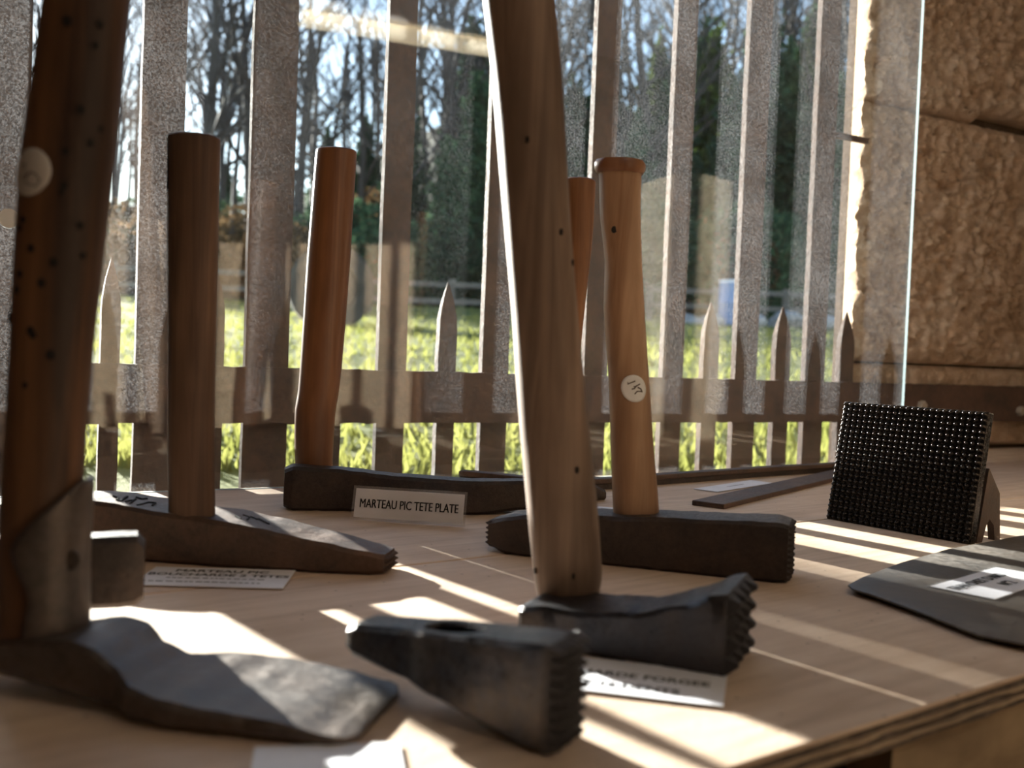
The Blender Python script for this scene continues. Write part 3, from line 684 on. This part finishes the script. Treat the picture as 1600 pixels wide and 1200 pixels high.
for k, (i, j) in enumerate(order):
    c = BL+e1*(a*(i+.5))+e2*(b_*(j+.5)); mw = frame(c, e1*a*.98, e2*b_*.98, nn*.0052)
    if k < 300: place('stud', stm, mw, plate)
    else: rest.append(([mw @ vv.co for vv in stm.vertices], [tuple(p_.vertices) for p_ in stm.polygons]))
v, f = join(rest); o = mk('lower_studs', v, f, M['stud'], plate, smooth=80); o['kind'] = 'stuff'
for t_ in (.06, .95):
    o_ = BL+e1*(W*t_)-nn*BT; bk_ = -nf*.058; arch = []
    outl = [(0, 0), (.012, 0), (.016, .018), (.026, .026), (.036, .018), (.040, 0), (.052, 0), (.046, .055), (.020, .085), (.004, .085)]
    pts_ = [V((o_.x, o_.y, TAB))-nf*(q[0]+.006+ (q[1]*math.tan(lean) if q[0] < .02 else 0))+ZZ*q[1] for q in outl]
    vv = [p_ for p_ in pts_]+[p_+e1*.008 for p_ in pts_]; n_ = len(pts_)
    ff = [tuple(range(n_)), tuple(range(n_, 2*n_))[::-1]]+[(k, (k+1) % n_, n_+(k+1) % n_, n_+k) for k in range(n_)]
    mk('foot', vv, ff, M['iron_rusty'], plate)

# --- slate cutter blade on the right
out = [(1325, 914), (1345, 903), (1400, 882), (1480, 859), (1545, 847), (1620, 833), (1740, 812), (1760, 1000), (1660, 1016), (1600, 1006), (1530, 992), (1430, 953), (1360, 928), (1332, 920)]
P = [tab(x, y, .006) for x, y in out]; cen = sum(P, V((0, 0, 0)))/len(P); n_ = len(P)
def shr(p_, k, z): q = cen+(p_-cen)*k; return V((q.x, q.y, TAB+z))
vv = [shr(p_, .93, .0004) for p_ in P]+[shr(p_, 1.0, .0045) for p_ in P]+[shr(p_, 1.0, .006) for p_ in P]+[shr(p_, .93, .0088) for p_ in P]+[V((cen.x, cen.y, TAB+.0095))]
ff = [tuple(range(n_))[::-1]]
for l_ in range(3): ff += [(l_*n_+k, l_*n_+(k+1) % n_, (l_+1)*n_+(k+1) % n_, (l_+1)*n_+k) for k in range(n_)]
ff += [(3*n_+k, 3*n_+(k+1) % n_, 4*n_) for k in range(n_)]
o = mk('slate_cutter', vv, ff, M['iron_plate'], smooth=40); tag(o, 'broad flat grey steel cutter blade with a white label on it at the right', 'blade')

# ------------------------------------------------------------------ labels
def text(s, size, mw, parent, bold=.022, name='lettering'):
    cu = bpy.data.curves.new('t', 'FONT'); cu.body = s; cu.size = size; cu.align_x = 'CENTER'; cu.align_y = 'CENTER'; cu.extrude = .00008; cu.resolution_u = 3
    ob = bpy.data.objects.new('t', cu); COL.objects.link(ob); dg = bpy.context.evaluated_depsgraph_get(); dg.update()
    me = bpy.data.meshes.new_from_object(ob.evaluated_get(dg)); bpy.data.objects.remove(ob); bpy.data.curves.remove(cu)
    bm = bmesh.new()
    for dx in (-bold*size, 0, bold*size):
        n0 = len(bm.verts); bm.from_mesh(me); bm.verts.ensure_lookup_table()
        for vv in bm.verts[n0:]: vv.co.x += dx
    bm.to_mesh(me); bm.free(); me.name = name; me.materials.clear(); me.materials.append(M['ink'])
    return place(name, me, mw, parent)
def card(name, O, a, b_, label, lines=(), sleeve=0.0, th=.0006, group=None):
    """O lower-left corner, a = width vector, b_ = height vector; lines = (text or None, u, v, size, stretch)"""
    nrm = a.cross(b_).normalized(); root = empty(name, O+a*.5+b_*.0, label, 'label', group)
    v, f = box(O, a, b_, nrm*th); mk('card', v, f, M['paper'], root)
    au, bu = a.normalized(), b_.normalized()
    if sleeve:
        v, f = box(O-au*sleeve-bu*sleeve-nrm*.0004, a+au*2*sleeve, b_+bu*2*sleeve, nrm*(th+.0008)); mk('clear_sleeve', v, f, M['sleeve'], root)
    for s_, u, q, size, sx_ in lines:
        c = O+a*u+b_*q+nrm*(th+.0007 if sleeve else th+.00012)
        if s_ is not None: text(s_, size, frame(c, au*sx_, bu, nrm), root)
        else:                                  # a line of print too small to read: short dark dashes
            parts = []; x = -.5*size
            while x < .5*size:
                w_ = random.uniform(.0025, .006); parts.append(box(c+au*x-bu*.0009, au*w_, bu*random.uniform(.0016, .0022), nrm*.0001)); x += w_+random.uniform(.0008, .0028)
            v, f = join(parts); mk('faint_print', v, f, M['ink'], root)
    return root
# upright card
bl, br = tab(547, 812), tab(726, 824); a = br-bl; up_ = V((-a.y, a.x, 0)).normalized(); bk_ = up_ if up_.y > 0 else -up_
hb = ZZ*math.cos(math.radians(14))+bk_*math.sin(math.radians(14))
card('name_card', bl+ZZ*.0035+a*.03, a*.95, hb*.033, 'white name card in clear sleeve leaning upright on the curved pick hammer', [('MARTEAU PIC TETE PLATE', .5, .48, .0142, .69)], .003)
def flat(px_bl, px_br, px_tl, h=.0012, hw=None):
    O = tab(*px_bl, h); a_ = tab(*px_br, h)-O; b2 = tab(*px_tl, h)-O; return O, a_, b2
O, a, b_ = flat((205, 914), (437, 920), (240, 886))
pp = V((-a.y, a.x, 0)).normalized(); b_ = pp*b_.dot(pp)
card('name_card', O, a*1.02, b_+a*.0, 'white printed card lying in front of the tapered pick hammer', [('MARTEAU PIC', .5, .80, .012, 1.05), ('BOUCHARDE 2 TETES', .5, .59, .012, 1.0), (None, .48, .40, .075, 1), (None, .42, .20, .095, 1)], 0)
O, a, b_ = flat((820, 1068), (1130, 1105), (840, 1022)); pp = V((-a.y, a.x, 0)).normalized(); b_ = pp*b_.dot(pp)
card('name_card', O, a, b_*1.05, 'white printed card tucked under the black forged bush hammer', [('BOUCHARDE FORGEE', .44, .55, .0128, .88), ('1 TETE 16 DENTS', .41, .23, .0128, .88)], 0)
O = tab(1554, 937, .0098); a = tab(1640, 908, .0098)-O; b_ = tab(1481, 909, .0098)-O; an = a.normalized(); pp = b_-an*b_.dot(an)
card('name_card', O, an*.14, pp, "white printed card on the flat steel cutter blade", [("TRANCHET D'ARD", .40, .66, .0155, .82), ('N\u00b02', .52, .32, .0155, .82)], .002)
O = tab(1121, 769, .001); a = tab(1208, 755, .001)-O; b_ = tab(1097, 762, .001)-O; an = a.normalized(); pp = b_-an*b_.dot(an)
card('name_card', O, a, pp, 'small white card lying between the bowed bar and the flat bar', [(None, .5, .5, .05, 1)], 0)
O = tab(1120, 952, .001); a = tab(1176, 952, .001)-O; b_ = V((-a.y, a.x, 0)).normalized()*.045
card('name_card', O, a, b_, 'white card corner showing beyond the toothed end of the centre bush hammer', [], 0)
O = tab(930, 797, .001); a = tab(960, 799, .001)-O; b_ = V((-a.y, a.x, 0)).normalized()*.03
card('name_card', O, a, b_, 'sliver of white card showing behind the pale knotted handle', [], 0)
O = tab(390, 1215, .001); a = tab(632, 1206, .001)-O; b_ = V((-a.y, a.x, 0)).normalized()*.035
rc = card('name_card', O, a, b_, 'blank white card at the bottom edge in front of the adze blade', [], 0)
# pale disc on the glass, put in for a sticker's reflection
c = onplane(14, 341, gl0-N*.0032, N); rg = [[c-N*d+(G*math.cos(t)+ZZ*math.sin(t))*.0115 for t in [2*math.pi*j/24 for j in range(24)]] for d in (0, .0004)]
v, f = loft(rg); tag(mk('sticker_reflection', v, f, M['stickerw']), 'small pale disc put in for a sticker reflection in the glass left of the adze handle', 'sticker')

# ------------------------------------------------------------------ tube lamp of the room (its streak shows in the glass)
m, nt, b = mat('warm_tube_light'); M['tube'] = m
b.inputs['Emission Color'].default_value = (1, .79, .50, 1); b.inputs['Emission Strength'].default_value = 4.5; b.inputs['Base Color'].default_value = (.9, .85, .7, 1)
def mirror(px, py, t):
    h = onplane(px, py, gl0, N); d = (h-CP).normalized(); r = d-N*2*d.dot(N); return h+r*t
l0, l1 = mirror(470, 28, 2.0), mirror(860, 92, 2.3)
m, nt, b = mat('added_fill_light'); M['fill_tube'] = m
b.inputs['Emission Color'].default_value = (1, .90, .80, 1); b.inputs['Emission Strength'].default_value = 7; b.inputs['Base Color'].default_value = (.9, .85, .7, 1)
def tube_lamp(l0, l1, tm, label):
    lamp = empty('tube_lamp', (l0+l1)/2, label, 'lamp')
    v, f = tube([l0, l1], .028, 12); mk('tube', v, f, tm, lamp, smooth=40)
    d = (l1-l0).normalized(); sd = V((-d.y, d.x, 0)).normalized()
    v, f = box(l0-d*.04-sd*.04+ZZ*.03, d*((l1-l0).length+.08), sd*.08, ZZ*.04); mk('housing', v, f, M['stickerw'], lamp)
    for q in (l0, l1):
        v, f = box(q-sd*.012-d*.01-ZZ*.012, d*.02, sd*.024, ZZ*.045); mk('end_cap', v, f, M['stickerw'], lamp)
    for t_ in (.15, .85):
        q = l0.lerp(l1, t_); v, f = tube([q+ZZ*.07, V((q.x, q.y, 2.94))], .004, 6); mk('suspension_rod', v, f, M['iron_dark'], lamp)
tube_lamp(l0, l1, M['tube'], 'warm fluorescent tube lamp whose streak is mirrored in the glass')
tube_lamp(V((.2, -.55, 2.70)), V((1.3, .15, 2.70)), M['fill_tube'], 'unseen tube lamp added above the table to brighten it')  # extra tube out of view, added as fill light over the table
# panel standing on the table right of the view: the glass mirrors its sunlit face
pc = mirror(1065, 440, .8); hz = onplane(1065, 440, gl0, N); dr = V((hz.x-pc.x, hz.y-pc.y, 0)).normalized(); sd = V((-dr.y, dr.x, 0))
zt_ = mirror(1065, 268, .8).z; root = empty('notice_board', V((pc.x, pc.y, TAB)), 'cream notice board on the table right of the view, mirrored in the glass', 'notice board')
v = []; 
for o_ in (0, -.012):
    b0 = V((pc.x, pc.y, 0))+dr*o_
    v += [b0-sd*.11+ZZ*(TAB+.001), b0+sd*.11+ZZ*(TAB+.001), b0+sd*.11+ZZ*(zt_-.03), b0+sd*.02+ZZ*zt_, b0-sd*.05+ZZ*(zt_-.004), b0-sd*.11+ZZ*(zt_-.02)]
f = [(0, 1, 2, 3, 4, 5), (11, 10, 9, 8, 7, 6)]+[(k, (k+1) % 6, 6+(k+1) % 6, 6+k) for k in range(6)]
mk('face_sheet', v, f, M['ply_pale'], root)
for t_ in (-.09, .07):
    b0 = V((pc.x, pc.y, TAB+.0005))+sd*t_-dr*.10; v, f = box(b0, sd*.02, dr*.088, ZZ*.06); mk('foot', v, f, M['batten'], root)

# ================================================================== OUTDOORS
def gz(x, y):
    k = max(0, min(1, (x/max(y, 1)+.30)/.30)); k = .35+.65*k*k*(3-2*k)       # the wooded bank climbs less on the left
    return .50+.060*y+fb((x*.15, y*.15, 0), 1)*.12*min(1, y/10)+max(0, y-30)*.30*k*min(1, max(0, y-30)/14)
vs, fs = [], []; NX, NY = 60, 70
for j in range(NY+1):
    for i in range(NX+1):
        y = 2.6+(j/NY)**1.8*75; x = (i/NX-.5)*(14+y*2.4); vs.append(V((x, y, gz(x, y))))
for j in range(NY):
    for i in range(NX): a = j*(NX+1)+i; fs.append((a, a+1, a+NX+2, a+NX+1))
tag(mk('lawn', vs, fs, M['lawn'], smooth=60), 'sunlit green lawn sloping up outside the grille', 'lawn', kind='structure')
vs, fs = [], []
for k in range(26000):
    y = 3.2+random.random()**1.5*24; x = random.uniform(-.62, .62)*y; z = gz(x, y)
    h = random.uniform(.03, .085); a = random.uniform(0, math.pi); w_ = random.uniform(.006, .014)*(1+y*.06); dx, dy = math.cos(a)*w_, math.sin(a)*w_; b0 = len(vs)
    vs += [V((x-dx, y-dy, z)), V((x+dx, y+dy, z)), V((x+random.uniform(-.04, .04), y+random.uniform(-.04, .04), z+h))]; fs.append((b0, b0+1, b0+2))
me = bpy.data.meshes.new('grass_blades'); me.from_pydata(vs, [], fs); me.materials.append(M['grass']); o = bpy.data.objects.new('grass_blades', me); COL.objects.link(o)
tag(o, 'short green grass blades growing on the lawn', 'grass', kind='stuff')
# trees
def branch_mesh(seed, H=11.0, spread=.5, depth_=4):
    rnd = random.Random(seed); trunk, twigs = [], []
    def grow(p, d, l, r, lev):
        pts = [p]; q = p; n = 4
        for i in range(n):
            d = (d+V((rnd.uniform(-1, 1), rnd.uniform(-1, 1), rnd.uniform(-.3, .6)))*(.10 if lev == 0 else .22)).normalized(); q = q+d*(l/n); pts.append(q)
        rad = [r*lerp(1, .45, i/n) for i in range(n+1)]; (trunk if lev == 0 else twigs).append(tube(pts, rad, 6 if lev == 0 else 3))
        if lev >= depth_: return
        k = 9 if lev == 0 else (5 if lev == 1 else 3)
        for i in range(k):
            t = rnd.uniform(.3 if lev == 0 else .25, 1); s_ = min(n-1, int(t*n)); b0 = pts[s_].lerp(pts[s_+1], t*n-s_)
            a = rnd.uniform(0, 2*math.pi); nd_ = (d*rnd.uniform(.4, .9)+V((math.cos(a), math.sin(a), rnd.uniform(.1, .7)))*spread*1.5).normalized()
            grow(b0, nd_, l*rnd.uniform(.38, .6), r*lerp(1, .45, t)*rnd.uniform(.4, .6), lev+1)
    grow(V((0, 0, -.3)), V((0, 0, 1)), H*.75, H*.013, 0)
    return join(trunk), join(twigs)
def meshdata(name, vf, mt):
    me = bpy.data.meshes.new(name); me.from_pydata(vf[0], [], vf[1]); me.materials.append(mt); me.update(); return me
def leaf_cloud(seed, n, fn, s):
    rnd = random.Random(seed); v, f = [], []
    for k in range(n):
        p = fn(rnd); a = V((rnd.uniform(-1, 1), rnd.uniform(-1, 1), rnd.uniform(-1, 1))).normalized(); b_ = a.orthogonal().normalized(); c = a.cross(b_); z = s*rnd.uniform(.6, 1.4); b0 = len(v)
        v += [p-b_*z, p+c*z*.5, p+b_*z, p-c*z*.5]; f.append((b0, b0+1, b0+2, b0+3))
    return v, f
BARE = []
for s_ in range(4):
    t_, w_ = branch_mesh(100+s_, 12+s_, .45+.06*s_); BARE.append((meshdata('trunk', t_, M['bark']), meshdata('branches', w_, M['bark'])))
def cone(rnd):
    t = rnd.random(); a = rnd.uniform(0, 2*math.pi); k = .75+.45*math.sin(a*3+t*17)*math.sin(t*23+a); r = 2.0*k*(1-t)**.6*math.sqrt(rnd.uniform(.2, 1))+rnd.gauss(0, .12); return V((math.cos(a)*r, math.sin(a)*r, .4+t*6.8+rnd.gauss(0, .25)+.6*math.sin(a*2+1)*t))
def ball(rnd):
    a = V((rnd.gauss(0, 1), rnd.gauss(0, 1), rnd.gauss(0, 1))).normalized()*rnd.uniform(.55, 1)**.5; return V((a.x*1.5, a.y*1.5, 1.2+a.z*1.2))
EVER = (meshdata('trunk', tube([V((0, 0, -.3)), V((0, 0, 8))], [.16, .03], 6), M['bark']), meshdata('foliage', leaf_cloud(5, 5200, cone, .16), M['ever']))
EVER2 = (EVER[0], meshdata('foliage', leaf_cloud(6, 3600, cone, .17), M['ever2']))
SHR = (meshdata('stem', tube([V((0, 0, -.2)), V((0, 0, 1.4))], [.06, .02], 5), M['bark']), meshdata('foliage', leaf_cloud(8, 1800, ball, .10), M['ever']))
SHRB = (SHR[0], meshdata('foliage', leaf_cloud(9, 1500, ball, .10), M['brown_leaf']))
def tree(name, data, x, y, sc, rz, label, group, sz=1.0):
    r = empty(name, V((x, y, gz(x, y))), label, 'tree' if 'shrub' not in name else 'shrub', group); r.rotation_euler[2] = rz; r.scale = (sc, sc, sc*sz)
    for me in data:
        o = bpy.data.objects.new(me.name.split('.')[0], me); COL.objects.link(o); o.parent = r
rnd = random.Random(42)
def region(px):
    for lim, t in ((250, 'left of the dark upright handle'), (510, 'between the dark and the reddish handle'), (800, 'between the reddish and the tallest handle'), (1000, 'behind the pale knotted handle')):
        if px < lim: return t
    return 'between the pale knotted handle and the stone wall'
def ax_(px, y): return (px-800)/FPX*y
for k in range(110):
    px = -40+k*14+rnd.uniform(-12, 12); y = rnd.choice((36, 41, 46, 52, 58, 66, 74))+rnd.uniform(-2, 2)
    tree('bare_tree', BARE[rnd.randrange(4)], ax_(px, y), y, rnd.uniform(.75, 1.25), rnd.uniform(0, 6), 'leafless grey forest tree seen '+region(px), 'bare trees '+region(px))
for px, y, sc in ((690, 30, .62), (735, 33, .9), (620, 36, .8), (780, 37, .9), (840, 34, .8), (420, 40, .6), (345, 42, .5), (980, 31, .75), (1030, 35, 1.0), (1130, 33, .9), (1210, 36, 1.1), (1290, 33, .95), (880, 36, .9), (560, 40, .7), (930, 40, 1.0), (1080, 42, 1.1), (1170, 41, 1.2), (1250, 44, 1.2), (1330, 40, 1.1), (720, 45, 1.0), (500, 44, .6)):
    tree('evergreen_tree', EVER, ax_(px, y), y, sc, rnd.uniform(0, 6), 'dark evergreen tree seen '+region(px), 'evergreens '+region(px))
for px, y, sc in ((1095, 38, 1.15), (1235, 39, 1.1), (1010, 43, 1.0)):
    tree('yellow_green_tree', EVER2, ax_(px, y), y, sc, rnd.uniform(0, 6), 'yellow-green leafy tree among the bare trees on the right', 'yellow-green trees on the right')
for k in range(60):
    px = -60+k*25+rnd.uniform(-15, 15); y = rnd.uniform(27, 42)
    b_ = rnd.random() < .4
    tree('shrub', SHRB if b_ else SHR, ax_(px, y), y, rnd.uniform(.7, 1.35), rnd.uniform(0, 6), ('brown-leaved' if b_ else 'dark green')+' undergrowth shrub seen '+region(px), ('brown' if b_ else 'green')+' shrubs '+region(px))
# unseen slender tree, added to thin the sun on the table's right half
q0 = V((.20, .93, TAB+.10))-SUN_DIR*14.0
def cloud(rnd):
    a = V((rnd.gauss(0, 1), rnd.gauss(0, 1), rnd.gauss(0, 1))).normalized()*rnd.random()**.4; return V((a.x*.21, a.y*.21, a.z*.95))
gq = gz(q0.x, q0.y); v0, f0 = leaf_cloud(77, 1500, cloud, .03); v0 = [p_+V((0, 0, q0.z-gq)) for p_ in v0]
st = empty('unseen_shade_tree', V((q0.x, q0.y, gq)), 'unseen slender leafy tree added left of the window view to dim the sun', 'tree')
o = bpy.data.objects.new('foliage', meshdata('foliage', (v0, f0), M['ever2'])); COL.objects.link(o); o.parent = st
o = bpy.data.objects.new('trunk', meshdata('trunk', tube([V((0, 0, -.2)), V((.05, 0, 1.5)), V((0, .03, q0.z-gq+.6))], [.05, .04, .01], 7), M['bark'])); COL.objects.link(o); o.parent = st
# low wooden fence at the end of the lawn
def fence(px0, px1, y, label):
    x0, x1 = ax_(px0, y), ax_(px1, y); g0 = gz((x0+x1)/2, y); root = empty('wooden_fence', V(((x0+x1)/2, y, g0)), label, 'fence')
    for h in (.28, .62):
        v, f = box(V((x0, y, g0+h)), V((x1-x0, 0, 0)), V((0, .05, 0)), V((0, 0, .11))); mk('fence_rail', v, f, M['fence'], root)
    n = max(2, int((x1-x0)/1.4))
    for i in range(n+1):
        x = lerp(x0, x1, i/n); v, f = box(V((x-.07, y+.03, gz(x, y)-.15)), V((.14, 0, 0)), V((0, .12, 0)), V((0, 0, .95))); mk('fence_post', v, f, M['fence'], root)
fence(170, 400, 22, 'low grey wooden fence across the lawn on the left'); fence(570, 830, 21, 'low grey wooden fence behind the pointed picket'); fence(1010, 1330, 23, 'low grey wooden fence in front of the rubble on the right')
# millstone standing on edge
yM = 14.0; cM = V((ax_(512, yM), yM, gz(ax_(512, yM), yM)+.50)); Rm = 66/FPX*yM
root = empty('millstone', V((cM.x, cM.y, cM.z-Rm)), 'big round dark millstone standing on edge on the lawn', 'millstone')
d = V((.25, -1, 0)).normalized(); sx_ = V((d.y, -d.x, 0))
rg = [[cM+d*o_+(sx_*math.cos(t)+ZZ*math.sin(t))*Rm*k for t in [2*math.pi*j/40 for j in range(40)]] for o_, k in ((-.2, .9), (-.2, 1), (.18, 1), (.2, .96), (.2, .62), (.16, .58), (.16, .22), (.05, .2))]
v, f = loft(rg); mk('stone_disc', v, f, M['mill'], root, smooth=40)
rg = [[cM+d*o_+(sx_*math.cos(t)+ZZ*math.sin(t))*.11*k for t in [2*math.pi*j/20 for j in range(20)]] for o_, k in ((.05, 1), (.20, 1), (.22, .8))]
v, f = loft(rg); mk('hub', v, f, M['rubble'], root, smooth=40)
# rubble stones and a blue drum at the far right
for k, (px, dy, s_) in enumerate(((1070, 0, .28), (1105, 1.0, .30), (1172, 0, .30), (1225, 1.1, .38), (1280, 0, .32), (1335, 1.0, .34))):
    y = 20.5+dy; x = ax_(px, y); c = V((x, y, gz(x, y)+s_*.3)); bm = bmesh.new(); bmesh.ops.create_icosphere(bm, subdivisions=3, radius=s_)
    for vv in bm.verts: vv.co *= 1+.35*fb(vv.co*2+V((k*5, 0, 0)), 1); vv.co.z *= .6
    me = bpy.data.meshes.new('boulder'); bm.to_mesh(me); bm.free(); me.materials.append(M['rubble']); o = bpy.data.objects.new('boulder', me); COL.objects.link(o); o.location = c
    tag(o, 'grey weathered boulder in the row at the lawn end', 'boulder', 'boulders at the end of the lawn')
y = 22; x = ax_(1133, y); c = V((x, y, gz(x, y)))
drum = empty('drum', c, 'faded blue drum standing by the far fence', 'drum')
v, f = loft([[c+V((math.cos(t)*.22*k, math.sin(t)*.22*k, z)) for t in [2*math.pi*j/18 for j in range(18)]] for z, k in ((0, 1), (.45, 1), (.47, 1.05), (.49, 1), (.9, 1), (.92, .9))]); mk('barrel', v, f, M['blue'], drum, smooth=40)
v, f = loft([[c+V((math.cos(t)*.225*k, math.sin(t)*.225*k, z)) for t in [2*math.pi*j/18 for j in range(18)]] for z, k in ((.9, 1), (.95, 1), (.96, .9))]); mk('lid', v, f, M['paper'], drum, smooth=40)
